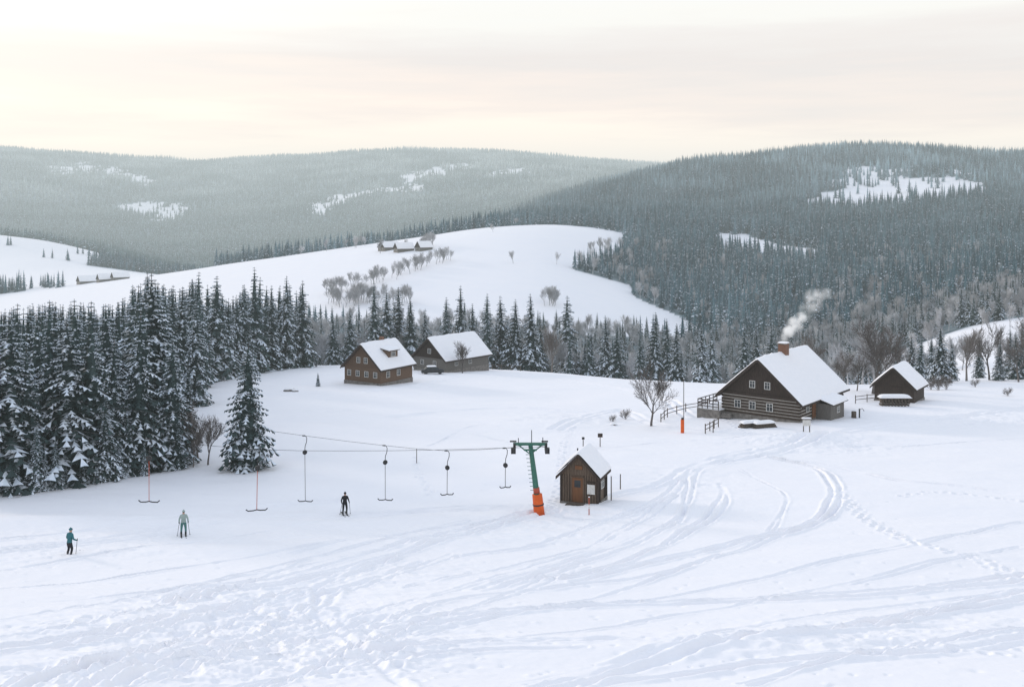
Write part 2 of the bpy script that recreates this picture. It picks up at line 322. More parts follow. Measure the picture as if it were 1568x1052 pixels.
# ---------------------------------------------------------------- tree prototypes
class TB:
    def __init__(s): s.V=[];s.F=[];s.M=[]
    def tri(s,a,b,c,m):
        k=len(s.V); s.V+= [a,b,c]; s.F.append((k,k+1,k+2)); s.M.append(m)
    def seg(s,p0,p1,r0,r1,m,n=3):
        d=np.array(p1)-np.array(p0); d=d/(np.linalg.norm(d)+1e-9)
        a=np.cross(d,[0.31,.95,.05]); a/=np.linalg.norm(a)+1e-9; bb=np.cross(d,a); k=len(s.V)
        for i in range(n):
            th=2*math.pi*i/n; o=a*math.cos(th)+bb*math.sin(th); s.V.append(p0+o*r0); s.V.append(p1+o*r1)
        for i in range(n):
            j=(i+1)%n; s.F.append((k+2*i,k+2*j,k+2*j+1)); s.F.append((k+2*i,k+2*j+1,k+2*i+1)); s.M+=[m,m]
def spruce(name,seed,nw,nb,ns,Hh,R,snowp,mats,lean=0,low=.05,width=.30):
    r=random.Random(seed); t_=TB(); z=np.array([0,0,1.])
    t_.seg(np.zeros(3)-z*.8,z*Hh*.5,Hh*.016,Hh*.010,2,6); t_.seg(z*Hh*.5,z*Hh*.985,Hh*.010,.02,2,5)
    lob=[r.uniform(.78,1.2) for _ in range(8)]
    rings=[(low+.02,.34),(.3,.27),(.6,.16),(.93,.02)]
    for (ta,ra),(tb,rb) in zip(rings[:-1],rings[1:]):
        for i in range(7):
            a0=2*math.pi*i/7;a1=2*math.pi*(i+1)/7
            q=[np.array([math.cos(a)*R*rr,math.sin(a)*R*rr,tt*Hh]) for a,rr,tt in ((a0,ra,ta),(a1,ra,ta),(a1,rb,tb),(a0,rb,tb))]
            t_.tri(q[0],q[1],q[2],0); t_.tri(q[0],q[2],q[3],0)
    for k in range(nw):
        t=low+(.975-low)*((k+r.uniform(-.3,.3))/(nw-1)) ; t=min(max(t,low),.975)
        rad=R*(1-t)**.82*r.uniform(.78,1.14)+.12; n=max(3,int(nb*(.45+.75*(1-t)**.6)))
        ph=r.uniform(0,6.28)
        for bq in range(n):
            az=ph+2*math.pi*bq/n+r.uniform(-.35,.35); rr=rad*lob[int(az/6.283*8)%8]*r.uniform(.62,1.15)
            d=np.array([math.cos(az),math.sin(az),0]);p=np.array([-math.sin(az),math.cos(az),0])
            dr=.12+.42*(1-t)+r.uniform(-.08,.1)
            zz=t*Hh
            cv=lambda q: d*rr*q+z*(zz+rr*(.16*q-(dr+.25)*q*q+.14*q**3))
            sb=r.random()<snowp
            for i in range(ns):
                q0=.06+.94*i/ns;q1=.06+.94*(i+1)/ns; c0=cv(q0);c1=cv(q1);w=rr*width*(1.15-q0)**.7*r.uniform(.65,1.25)+.06
                cm=cv(q0+.75/ns); dz=w*r.uniform(.3,.7)
                tl=cm+p*w-z*dz; tr=cm-p*w*r.uniform(.8,1.2)-z*dz*r.uniform(.7,1.3)
                t_.tri(c0,c1,tl,0); t_.tri(c1,c0,tr,0)
                hg=(c0+c1)/2-z*w*r.uniform(.6,1.2)+p*w*r.uniform(-.3,.3); t_.tri(c0,c1,hg,0)
                if sb and q1>.3 and r.random()<.8:
                    l=z*(.05+.02*rr); f=r.uniform(.5,.95)
                    e1=c1+(c1-c0)*.1
                    t_.tri(c0+l,e1+l,c0*(1-f)+tl*f+l*1.0+ (c1-c0)*.3,1); t_.tri(e1+l,c0+l,c0*(1-f)+tr*f+l+(c1-c0)*.3,1)
                    if r.random()<.6: t_.tri(c0+l,e1+l,(c0+c1)/2-z*w*.3,1)
    return mesh_np(name,np.array(t_.V),np.array(t_.F),mats,t_.M,False)
def bare(name,seed,Hh,mats,tw=.018,lev=4,spread=.75,trunk=.3,kids=2,up_=.07):
    r=random.Random(seed); t_=TB(); up=np.array([0,0,1.])
    def rv(): 
        v=np.array([r.gauss(0,1),r.gauss(0,1),r.gauss(0,1)]); return v/np.linalg.norm(v)
    def rec(p,d,Ln,rad,lv):
        n=3 if lv<3 else 2
        for i in range(n):
            d=d+rv()*.16+up*up_; d/=np.linalg.norm(d); p2=p+d*Ln/n; r2=max(rad*.78,tw*.6)
            t_.seg(p,p2,rad,r2,0,5 if lv==0 else 3); p=p2; rad=r2
            if lv<lev and (lv>0 or i>0):
                for c in range(kids+(1 if i==n-1 else 0)):
                    ax=rv(); ax-=d*ax.dot(d); ax/=np.linalg.norm(ax)+1e-9; s_=spread*r.uniform(.6,1.25)
                    nd=d*math.cos(s_)+ax*math.sin(s_); nd[2]+=.12; nd/=np.linalg.norm(nd)
                    rec(p,nd,Ln*r.uniform(.5,.78),max(rad*.62,tw),lv+1)
    rec(np.array([0,0,-.3]),up,Hh*trunk+.3,Hh*.02,0)
    V=np.array(t_.V); zt=V[:,2].max(); V*=Hh/zt
    return mesh_np(name,V,np.array(t_.F),mats,t_.M,False)
MS=[M_needle,M_tsnow,M_bark]; MM=[M_needle_mid,M_tsnow,M_bark]; MF=[M_needle_far,M_tsnow,M_bark]
def coll(name,meshes):
    c=bpy.data.collections.new(name)
    for i,me in enumerate(meshes):
        c.objects.link(bpy.data.objects.new('%s_kind_%02d'%(name,i),me))
    return c
near_sp=[spruce('spruce_crown_%d'%i,10+i,40,9,5,18,[3.2,3.7,3.0,3.5,3.2][i],[.58,.7,.55,.65,.85][i],MS,low=.03) for i in range(5)]
mid_sp=[spruce('spruce_mid_%d'%i,30+i,26,7,3,18,[2.9,3.4,2.7,3.2][i],[.55,.7,.5,.75][i],MS,low=.05,width=.36) for i in range(4)]
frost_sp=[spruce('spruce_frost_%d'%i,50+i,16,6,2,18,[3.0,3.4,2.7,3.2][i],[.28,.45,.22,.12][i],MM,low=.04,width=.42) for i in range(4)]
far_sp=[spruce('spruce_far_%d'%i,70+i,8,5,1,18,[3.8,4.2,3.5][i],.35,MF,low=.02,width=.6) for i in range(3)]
near_ba=[bare('bare_tree_%d'%i,80+i,9,[M_twig],.015,4,[.6,.7,.5][i],.28) for i in range(3)]
mid_ba=[bare('bare_far_%d'%i,90+i,9,[M_twigf],.014,4,[.42,.5,.36][i],.34,2,.12) for i in range(3)]
C_mid=coll('spruce_mid',mid_sp); C_fr=coll('spruce_frost',frost_sp); C_far=coll('spruce_far',far_sp); C_ba=coll('bare_wood',mid_ba)
print('protos',time.time()-T0)
def scatter(name,pts,scale,c,n):
    k=len(pts); me=bpy.data.meshes.new(name); me.vertices.add(k); me.vertices.foreach_set('co',np.asarray(pts,np.float32).ravel())
    a=me.attributes.new('kind','INT','POINT'); a.data.foreach_set('value',rng.integers(0,n,k).astype(np.int32))
    rot=np.zeros((k,3),np.float32); rot[:,2]=rng.uniform(0,6.28,k); rot[:,0]=rng.normal(0,.02,k)
    a=me.attributes.new('turn','FLOAT_VECTOR','POINT'); a.data.foreach_set('vector',rot.ravel())
    s=np.asarray(scale,np.float32)[:,None]*np.ones((1,3),np.float32); s[:,:2]*=rng.uniform(.85,1.3,(k,1))
    a=me.attributes.new('size','FLOAT_VECTOR','POINT'); a.data.foreach_set('vector',s.ravel().astype(np.float32))
    o=link(bpy.data.objects.new(name,me))
    g=bpy.data.node_groups.new(name,'GeometryNodeTree'); g.interface.new_socket('Geometry',in_out='INPUT',socket_type='NodeSocketGeometry'); g.interface.new_socket('Geometry',in_out='OUTPUT',socket_type='NodeSocketGeometry')
    N=g.nodes;L=g.links; gi=N.new('NodeGroupInput');go=N.new('NodeGroupOutput'); io=N.new('GeometryNodeInstanceOnPoints'); ci=N.new('GeometryNodeCollectionInfo')
    ci.inputs['Collection'].default_value=c; ci.inputs['Separate Children'].default_value=True; ci.inputs['Reset Children'].default_value=True
    def na(nm,ty):
        q=N.new('GeometryNodeInputNamedAttribute'); q.data_type=ty; q.inputs['Name'].default_value=nm; return q.outputs['Attribute']
    L.new(gi.outputs[0],io.inputs['Points']); L.new(ci.outputs[0],io.inputs['Instance']); io.inputs['Pick Instance'].default_value=True
    L.new(na('kind','INT'),io.inputs['Instance Index']); L.new(na('turn','FLOAT_VECTOR'),io.inputs['Rotation']); L.new(na('size','FLOAT_VECTOR'),io.inputs['Scale'])
    L.new(io.outputs[0],go.inputs[0]); md=o.modifiers.new('instances','NODES'); md.node_group=g
    return o
def jgrid(y0,y1,sp,smax=.66):
    xs=np.arange(-smax*y1,smax*y1,sp); ys=np.arange(y0,y1,sp); x,y=np.meshgrid(xs,ys); x=x+rng.uniform(-.48,.48,x.shape)*sp; y=y+rng.uniform(-.48,.48,y.shape)*sp
    x=x.ravel();y=y.ravel(); k=(np.abs(x/y)<smax)&(y>y0*.98); return x[k],y[k]
def place(name,x,y,hmin,hmax,c,n,base=18.0,h=None):
    z=H(x,y)-.3; cl=fbm(x/60,y/60,2,4)
    if h is None: h=hmin+(hmax-hmin)*np.clip(.7*rng.random(len(x))+.7*cl-.2,0,1)
    o=scatter(name,np.stack([x,y,z],1),h/base,c,n); print(name,len(x)); return o
x,y=jgrid(232,440,5.0); k=forest_mask(x,y)|((y<252)&((U0+F*x/y)<1360)&(y>238)); u=U0+F*x/y
k&=~((y<250)&(u<480)); k&= rng.random(len(x))<.88
dec=rng.random(len(x))<np.interp(u,[400,480,600,700,820,900,1050,1250,1300,1600],[.15,.75,.8,.6,.8,.6,.3,.45,.45,.25])
q=k&~dec; place('valley_spruce_forest',x[q],y[q],8,14,C_mid,4)
q=k&dec; place('valley_bare_woodland',x[q],y[q],6,11.5,C_ba,3,9.0)
x,y=jgrid(440,760,5.6); k=forest_mask(x,y); u=U0+F*x/y; dec=rng.random(len(x))<np.where((u<1000)|(u>1250),.22,.12)*np.clip(1.6-y/500,0,1)*2
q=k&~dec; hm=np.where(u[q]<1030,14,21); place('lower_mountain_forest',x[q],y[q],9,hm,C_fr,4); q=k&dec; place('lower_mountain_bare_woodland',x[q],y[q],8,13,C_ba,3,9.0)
thin=lambda x,y,p: (~forest_mask(x,y))&(rng.random(len(x))<p)&(y>900)
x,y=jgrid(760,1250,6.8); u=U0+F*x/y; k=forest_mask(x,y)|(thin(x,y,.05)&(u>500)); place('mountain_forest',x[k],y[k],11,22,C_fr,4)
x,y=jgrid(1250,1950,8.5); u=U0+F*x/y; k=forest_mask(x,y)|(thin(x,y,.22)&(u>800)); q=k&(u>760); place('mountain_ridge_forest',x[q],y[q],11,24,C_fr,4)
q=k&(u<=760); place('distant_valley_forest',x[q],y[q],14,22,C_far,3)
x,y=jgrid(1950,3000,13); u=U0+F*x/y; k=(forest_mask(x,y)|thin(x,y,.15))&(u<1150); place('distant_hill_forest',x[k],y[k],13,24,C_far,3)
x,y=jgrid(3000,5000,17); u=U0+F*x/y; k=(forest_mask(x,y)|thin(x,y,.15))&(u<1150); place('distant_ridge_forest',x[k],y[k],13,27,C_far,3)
x,y=jgrid(100,290,4.2); u=U0+F*x/y; k=left_stand(x,y)&(u<left_bound(y)-14)&(u>-250); x=x[k];y=y[k];u=u[k]
h=(row_of(x,y)-left_top(u)-rng.uniform(0,1,len(x))**1.5*75-6)*y/F; k=h>6; place('spruce_forest',x[k],y[k],0,0,C_mid,4,18.,np.minimum(h[k],22))
pts=[]
def line(uvs,n,jit,lo,hi):
    for _ in range(n):
        t=random.random()*(len(uvs)-1);i=int(t);f=t-i;u=uvs[i][0]*(1-f)+uvs[i+1][0]*f+random.uniform(-jit,jit);v=uvs[i][1]*(1-f)+uvs[i+1][1]*f+random.uniform(-jit*.4,jit*.4)
        pts.append(ground(u,v,lo,hi))
line([(505,452),(560,436),(610,424),(640,412),(685,398)],50,7,380,850)
line([(500,468),(560,462),(620,466)],44,14,340,850)
line([(840,462),(850,470)],12,12,380,850)
line([(575,386),(650,382),(660,378)],12,7,380,850); line([(905,388),(950,380)],8,5,380,850)
line([(540,380),(560,376)],6,5,400,900)
for uv in [(755,356),(786,404),(852,405),(790,340),(905,392),(500,385),(460,390),(530,380),(1530,480),(1440,508)]: pts.append(ground(*uv,300,860))
line([(1400,540),(1568,500)],9,20,240,380); line([(1300,575),(1568,560)],20,14,180,260)
pts=np.array(pts); place('hillside_bare_trees',pts[:,0],pts[:,1],6,11,C_ba,3,9.0)
pts=[]; line([(395,396),(470,386),(570,370)],34,4,700,900); line([(640,352),(700,346),(800,334)],16,4,700,900); line([(880,412),(945,404)],16,5,400,800)
line([(20,445),(60,440),(100,438)],14,5,800,1200); line([(8,374),(20,376)],4,4,900,1450); line([(60,392),(110,400)],4,5,900,1450); line([(120,388),(185,400)],14,4,900,1450)
pts=np.array(pts); place('hilltop_spruce_trees',pts[:,0],pts[:,1],9,16,C_fr,4)

def tree(kind,u,d,h,i=None):
    p=P(u,d,-.15); me=(near_sp if kind=='spruce_tree' else near_ba)
    me=me[random.randrange(len(me)) if i is None else i]
    o=link(bpy.data.objects.new(kind,me)); o.location=p; s=h/(18. if kind=='spruce_tree' else 9.); w=random.uniform(.95,1.2)
    if kind!='spruce_tree': w*=.85
    o.scale=(s*w,s*w,s); o.rotation_euler=(random.gauss(0,.012),random.gauss(0,.012),random.uniform(0,6.28)); return o
def top(u,d,vt): return (float(row_of((u-U0)/F*d,d))-vt)*d/F
for u,d,dv in [(-60,85,5),(-8,85.5,20),(15,86,8),(45,87,70),(75,90,2),(105,89,30),(138,91,0),(172,93,60),(212,94.5,50),(262,97,85),(285,100,130),(20,93,0),(75,96,45),(118,99,0),(165,101,5),(232,106,0),(250,118,10),(-30,97,0),
  (228,140,0),(205,130,6),(262,150,5),(300,165,0),(332,180,0),(350,186,10),(390,196,0),(415,205,4),(438,210,0),(462,214,2),(300,140,45),(372,192,3),(280,155,8)]:
    tree('spruce_tree',u,d,top(u,d,float(left_top(u))+dv))
for u,d,h in [(160,90,8),(55,85.5,6),(110,88.5,5),(20,84.5,4.5),(195,93,6),(272,96,5)]: tree('spruce_tree',u,d,h)
for u,d,h in [(70,85.6,3.5),(85,86.5,4.5),(130,88.6,3.5),(100,87.2,2.8),(180,91.5,4),(222,93,3.2)]: tree('spruce_tree',u,d,h,4).name='snowy_young_spruce'
tree('spruce_tree',379,96,11.6,1).scale=(.84,.84,.70)
for u,d,vt in [(573,236,430),(592,240,440),(612,246,436),(630,240,452),(682,240,452),(705,238,434),(725,246,462),(745,240,446),(770,243,450),(790,238,455),(815,236,446),(828,246,475),(868,250,450),(905,246,500),(928,235,480),(945,232,492),(980,225,505),(1003,226,475),(1022,228,485),(1035,215,492),(1074,200,492),(1090,230,500),(1139,210,494),(1160,240,500),(1180,240,495),(1410,186,506),(1441,178,495),(1425,200,515),(1458,190,520),(1500,215,512),(1548,205,500),(1566,200,486),(1375,230,515),(1590,190,500),(650,250,470),(535,235,470),(510,232,480),(1530,182,520),(1395,210,510),(1556,190,505),(1322,235,520)]:
    tree('spruce_tree',u,d,max(5,top(u,d,vt)))
for u,d,vt in [(997,119,545),(1336,152,478),(1352,156,495),(708,193,518),(690,197,532),(305,99,605),(318,98,628),(1480,182,500),(1515,186,488),(1290,160,532),(1312,158,535),(845,215,495),(1560,178,505),(296,97,650),(1250,175,500),(1572,184,480)]:
    tree('bare_deciduous_tree',u,d,top(u,d,vt))
o=tree('spruce_tree',487,163,2.4); o=tree('spruce_tree',640,215,4.0)
def bush(name,u,d,h):
    p=P(u,d); o=link(bpy.data.objects.new(name,near_ba[1])); o.location=p; s=h/9.; o.location.z-=h*.45; o.scale=(s*1.6,s*1.6,s*1.5)
for u,d,h in [(1440,158,2.6),(1452,160,2.4),(1428,160,2.0),(1545,150,1.4),(1495,165,1.5),(960,125,1.5),(940,123,1.0)]: bush('bare_shrub',u,d,h)
print('trees',time.time()-T0)

# ---------------------------------------------------------------- part builders
def pmesh(name,V,Fs,mat,parent,smooth=False):
    me=bpy.data.meshes.new(name); me.from_pydata([tuple(v) for v in V],[],Fs); me.materials.append(mat)
    if smooth: me.polygons.foreach_set('use_smooth',[True]*len(me.polygons))
    me.update(); return link(bpy.data.objects.new(name,me),parent)
def boxes(name,lst,mat,parent,bevel=0):
    V=[];Fs=[]
    for c,s in lst:
        k=len(V)
        for dz in (-.5,.5):
            for dx,dy in ((-.5,-.5),(.5,-.5),(.5,.5),(-.5,.5)): V.append((c[0]+dx*s[0],c[1]+dy*s[1],c[2]+dz*s[2]))
        Fs+=[(k+3,k+2,k+1,k),(k+4,k+5,k+6,k+7)]+[(k+i,k+(i+1)%4,k+4+(i+1)%4,k+4+i) for i in range(4)]
    o=pmesh(name,V,Fs,mat,parent)
    if bevel: b=o.modifiers.new('bevel','BEVEL'); b.width=bevel; b.segments=2
    return o
def prism(name,poly,y0,y1,mat,parent):
    n=len(poly); V=[(a,y0,z) for a,z in poly]+[(a,y1,z) for a,z in poly]
    return pmesh(name,V,[tuple(range(n)),tuple(range(2*n-1,n-1,-1))]+[(i,i+n,(i+1)%n+n,(i+1)%n) for i in range(n)],mat,parent)
def tube(name,pts,rad,mat,parent,n=8):
    pts=[Vector(p) for p in pts]
    if not hasattr(rad,'__len__'): rad=[rad]*len(pts)
    V=[];Fs=[];k=len(pts)
    for i,p in enumerate(pts):
        d=(pts[min(i+1,k-1)]-pts[max(i-1,0)]).normalized(); a=d.cross(Vector((.13,.97,.21))).normalized(); b=d.cross(a)
        for j in range(n): t=2*math.pi*j/n; V.append(p+(a*math.cos(t)+b*math.sin(t))*rad[i])
    for i in range(k-1):
        for j in range(n): Fs.append((i*n+j,i*n+(j+1)%n,(i+1)*n+(j+1)%n,(i+1)*n+j))
    Fs+=[tuple(range(n-1,-1,-1)),tuple(range((k-1)*n,k*n))]
    return pmesh(name,V,Fs,mat,parent,n>6)
def snow_sheet(name,fz,x0,x1,y0,y1,parent,thick=.28,nx=34,ny=26,seed=0):
    V=[];xs=np.linspace(x0,x1,nx);ys=np.linspace(y0,y1,ny)
    for y in ys:
        for x in xs:
            a=abs(2*(x-x0)/(x1-x0)-1);b=abs(2*(y-y0)/(y1-y0)-1)
            e=max(0,1-a**14)**.5*max(0,1-b**14)**.5
            t=thick*e*(.7+.6*float(vnoise(x*1.1+seed,y*1.1,seed)))
            V.append((x,y,fz(x)+t+.004))
    Fs=[(j*nx+i,j*nx+i+1,(j+1)*nx+i+1,(j+1)*nx+i) for j in range(ny-1) for i in range(nx-1)]
    return pmesh(name,V,Fs,M_snow,parent,True)
def window(parent,c,w,h,face,frame=M_white,mull=1):
    f=.07
    def tr(a,z,da,dz,t0,t1):
        if face=='f': return ((c[0]+a,c[1]-(t0+t1)/2,c[2]+z),(da,t1-t0,dz))
        return ((c[0]+(t0+t1)/2,c[1]+a,c[2]+z),(t1-t0,da,dz))
    boxes('window_glass',[tr(0,0,w,h,.005,.03)],M_glass,parent)
    fr=[tr(-w/2,0,f,h+f,.0,.07),tr(w/2,0,f,h+f,.0,.07),tr(0,h/2,w-f,f,.0,.068),tr(0,-h/2,w-f,f,.0,.068)]
    for k in range(mull): fr.append(tr(-w/2+w*(k+1)/(mull+1),0,.04,h-f,.031,.06))
    fr.append(tr(0,h*.12,w-f,.035,.031,.056))
    boxes('window_frame',fr,frame,parent)
def house(name,u,d,th,W,Lh,h,rh,wall,gablem,ov=.6,oy=.6,logs=False,snow=.28,seed=1,wins=(),dz=0,base=.4,battens=.28):
    p=P(u,d,dz); e=empty(name,p,-math.radians(th)); sl=rh/(W/2)
    boxes('stone_foundation',[((0,Lh/2,-.8+base/2),(W+.16,Lh+.16,1.6+base))],M_stone,e)
    if logs:
        boxes('chinking',[((0,Lh/2,(base+h)/2),(W+.04,Lh+.04,h-base))],M_chink,e)
        lg=[];z=base+.15;pitch=.38
        while z<h:
            lg+=[((0,-.02,z),(W+.3,.16,pitch-.12)),((0,Lh+.02,z),(W+.3,.16,pitch-.12)),((-W/2-.0,Lh/2,z+.012),(.16,Lh+.3,pitch-.13)),((W/2,Lh/2,z+.012),(.16,Lh+.3,pitch-.13))]; z+=pitch
        boxes('log_courses',lg,wall,e,.03)
    else: boxes('walls',[((0,Lh/2,(base+h)/2),(W,Lh,h-base))],wall,e)
    prism('gable_walls',[(-W/2,h+.002),(W/2,h+.002),(0,h+rh)],-.06,Lh+.06,gablem,e)
    bt=[];x=-W/2+.3
    while x<W/2-.2:
        hh=rh*(1-abs(x)/(W/2))-.08
        if hh>.15: bt.append(((x,-.08,h+hh/2),(.05,.04,hh)))
        x+=battens
    boxes('gable_battens',bt,gablem,e)
    xe=W/2+ov; ze=h-ov*sl; t=.16
    prism('roof',[(-xe,ze),(0,h+rh),(xe,ze),(xe,ze+t),(0,h+rh+t),(-xe,ze+t)],-oy,Lh+oy,M_dark,e)
    prism('barge_boards',[(-xe-.03,ze-.12),(0,h+rh-.1),(xe+.03,ze-.12),(xe+.03,ze+t*.9),(0,h+rh+t*.9),(-xe-.03,ze+t*.9)],-oy-.06,-oy-.003,M_dark,e)
    fz=lambda x:h+rh+t-sl*(math.sqrt(x*x+.03)-.17)
    snow_sheet('roof_snow',fz,-xe-.04,xe+.04,-oy-.05,Lh+oy+.05,e,snow,seed=seed)
    for (x,y,z,w,hh,fc) in wins: window(e,(x,y,z),w,hh,fc)
    return e
def curve_snow(name,c,s,parent):
    V=[];n=14
    for j in range(n):
        for i in range(n):
            a=2*i/(n-1)-1;b=2*j/(n-1)-1; V.append((c[0]+a*s[0]/2,c[1]+b*s[1]/2,c[2]+s[2]*max(0,1-a**6)**.5*max(0,1-b**6)**.5))
    return pmesh(name,V,[(j*n+i,j*n+i+1,(j+1)*n+i+1,(j+1)*n+i) for j in range(n-1) for i in range(n-1)],M_snow,parent,True)

# main timber house ------------------------------------------------
e=house('log_house',1164,124,39,10.2,14.0,3.0,4.5,M_log,M_dark,ov=.75,oy=.8,logs=True,snow=.32,seed=3,base=.55,
  wins=[(-3.0,-.1,1.75,.8,.95,'f'),(-1.0,-.1,1.75,.8,.95,'f'),(1.3,-.1,1.75,.8,.95,'f'),(-1.0,-.1,4.4,.7,.85,'f'),(1.0,-.1,4.4,.7,.85,'f'),(5.19,2.2,1.8,.8,.9,'r'),(5.19,12.2,1.6,.8,.9,'r')])
boxes('gable_sill_board',[((0,-.14,3.06),(10.5,.12,.2))],M_dark,e)
boxes('chimney',[((.25,6.4,7.6),(1.05,1.05,2.6))],M_brick,e,.02); boxes('chimney_cap',[((.25,6.4,8.96),(1.25,1.25,.12))],M_stone,e)
curve_snow('chimney_snow',(.25,6.4,9.02),(1.2,1.2,.16),e)
boxes('lean_to_walls',[((6.1,7.2,.9),(1.9,4.4,2.3))],M_grey,e); boxes('entrance_door',[((5.2,4.2,1.35),(.12,1.0,2.0))],M_brown2,e)
prism('lean_to_roof',[(4.9,2.75),(7.5,1.95),(7.5,2.08),(4.9,2.88)],4.7,9.7,M_dark,e)
snow_sheet('lean_to_snow',lambda x:2.88-(x-4.9)*.308,4.9,7.55,4.65,9.75,e,.25,seed=8); window(e,(7.05,7.4,1.1),.8,.7,'r')
boxes('terrace',[((-6.4,1.2,.1),(3.2,5.4,1.5))],M_stone,e,.03); curve_snow('terrace_snow',(-6.4,1.2,.852),(3.2,5.4,.14),e)
rl=[]
for yy in np.linspace(-1.4,3.8,6): rl.append(((-7.9,yy,1.4),(.09,.09,1.1)))
for xx in np.linspace(-7.3,-5.0,4): rl.append(((xx,-1.4,1.4),(.09,.09,1.1)))
rl+=[((-7.9,1.2,z),(.06,5.3,.1)) for z in (1.2,1.55,1.98)]+[((-6.4,-1.4,z),(2.9,.06,.1)) for z in (1.2,1.55,1.98)]
boxes('terrace_railing',rl,M_dark,e)
boxes('steps',[((-4.2,-.9,.1+.17*k),(1.4,.9-.25*k,.17)) for k in range(3)],M_stone,e)
# smoke
ms=bpy.data.materials.new('smoke'); nt,N,L=nodes_of(ms); N.remove(N['Principled BSDF'])
pv=N.new('ShaderNodeVolumeScatter'); pv.inputs['Color'].default_value=(.95,.96,.98,1); pv.inputs['Anisotropy'].default_value=.3
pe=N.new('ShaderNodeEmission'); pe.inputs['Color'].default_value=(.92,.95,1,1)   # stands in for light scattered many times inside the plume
tc=N.new('ShaderNodeTexCoord'); ln=N.new('ShaderNodeVectorMath'); ln.operation='LENGTH'; L.new(tc.outputs['Object'],ln.inputs[0])
fa=N.new('ShaderNodeMapRange'); fa.inputs[1].default_value=.15; fa.inputs[2].default_value=1.0; fa.inputs[3].default_value=1; fa.inputs[4].default_value=0; L.new(ln.outputs['Value'],fa.inputs[0])
g2=N.new('ShaderNodeNewGeometry'); no=N.new('ShaderNodeTexNoise'); no.inputs['Scale'].default_value=.9; no.inputs['Detail'].default_value=3; L.new(g2.outputs['Position'],no.inputs['Vector'])
nr_=N.new('ShaderNodeMapRange'); nr_.inputs[1].default_value=.38; nr_.inputs[2].default_value=.66; L.new(no.outputs['Fac'],nr_.inputs[0])
mu=N.new('ShaderNodeMath'); mu.operation='MULTIPLY'; L.new(fa.outputs[0],mu.inputs[0]); L.new(nr_.outputs[0],mu.inputs[1])
oi=N.new('ShaderNodeObjectInfo'); m2=N.new('ShaderNodeMath'); m2.operation='MULTIPLY'; L.new(mu.outputs[0],m2.inputs[0]); L.new(oi.outputs['Alpha'],m2.inputs[1])
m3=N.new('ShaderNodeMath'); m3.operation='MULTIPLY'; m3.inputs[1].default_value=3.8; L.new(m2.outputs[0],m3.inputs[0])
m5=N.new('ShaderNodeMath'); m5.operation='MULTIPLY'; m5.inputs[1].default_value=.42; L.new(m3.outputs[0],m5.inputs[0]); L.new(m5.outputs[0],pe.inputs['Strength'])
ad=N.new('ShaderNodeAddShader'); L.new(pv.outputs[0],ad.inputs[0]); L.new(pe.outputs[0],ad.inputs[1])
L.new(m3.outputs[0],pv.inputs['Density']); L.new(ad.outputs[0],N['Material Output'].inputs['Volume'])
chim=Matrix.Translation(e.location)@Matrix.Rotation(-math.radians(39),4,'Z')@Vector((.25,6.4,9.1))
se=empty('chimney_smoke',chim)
def ico(name,sub,mat,parent,loc,scl,smooth=True):
    bm=bmesh.new(); bmesh.ops.create_icosphere(bm,subdivisions=sub,radius=1); me=bpy.data.meshes.new(name); bm.to_mesh(me); bm.free(); me.materials.append(mat)
    if smooth: me.polygons.foreach_set('use_smooth',[True]*len(me.polygons))
    o=link(bpy.data.objects.new(name,me),parent); o.location=loc; o.scale=scl; return o
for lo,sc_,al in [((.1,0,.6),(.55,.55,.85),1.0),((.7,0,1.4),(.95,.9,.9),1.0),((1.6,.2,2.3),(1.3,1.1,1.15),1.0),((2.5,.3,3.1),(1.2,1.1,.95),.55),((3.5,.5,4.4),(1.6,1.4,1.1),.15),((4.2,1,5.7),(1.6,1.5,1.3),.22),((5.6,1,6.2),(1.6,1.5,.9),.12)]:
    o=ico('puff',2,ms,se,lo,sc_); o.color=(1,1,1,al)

e=house('timber_shed',1369,141,36,5.4,5.6,2.2,2.5,M_dark,M_dark,ov=.5,oy=.5,snow=.3,seed=5,base=.1)
boxes('shed_door',[((.2,-.12,1.1),(1.5,.08,1.9))],M_dark,e)
e=empty('firewood_stack',P(1372,136))
for i in range(9):
    for j in range(4-(i%2)): tube('log',[(-2+i*.44+(j%2)*.1,-.5,.2+j*.3),(-2+i*.44+(j%2)*.1,.6,.2+j*.3)],.15,M_post,e,7)
curve_snow('snow_cover',(-.2,0,1.2),(4.4,1.4,.4),e)
for uu,dd in [(1150,117.5),(1170,117)]:
    e=empty('plank_pile',P(uu,dd),.35)
    boxes('planks',[((0,.0,.12+.2*k),(3.0-.3*k,.9,.14)) for k in range(3)],M_post,e); curve_snow('snow_cover',(0,0,.6),(2.7,1.0,.28),e)
e=house('timber_cottage',555,165,33,7.9,8.2,2.9,3.6,M_brown,M_brown,ov=.5,oy=.5,snow=.25,seed=7,base=.45,
  wins=[(-2.9,-.02,1.75,.75,.9,'f'),(-1.0,-.02,1.75,.75,.9,'f'),(.9,-.02,1.75,.75,.9,'f'),(2.8,-.02,1.75,.75,.9,'f'),(-.8,-.07,4.0,.7,.9,'f'),(.8,-.07,4.0,.7,.9,'f'),(3.97,1.8,1.75,.8,.95,'r'),(3.97,4.5,1.75,.8,.95,'r')])
boxes('dormer_walls',[((2.3,4.2,4.7),(1.5,2.4,1.5))],M_brown,e); window(e,(3.06,4.2,4.8),1.1,.7,'r',mull=2)
prism('dormer_roof',[(.9,5.75),(3.4,5.35),(3.4,5.47),(.9,5.87)],2.8,5.6,M_dark,e); snow_sheet('dormer_snow',lambda x:5.87-(x-.9)*.16,.88,3.44,2.76,5.64,e,.22,seed=2)
boxes('chimney',[((-.3,5.2,6.7),(.6,.6,1.3))],M_brick,e)
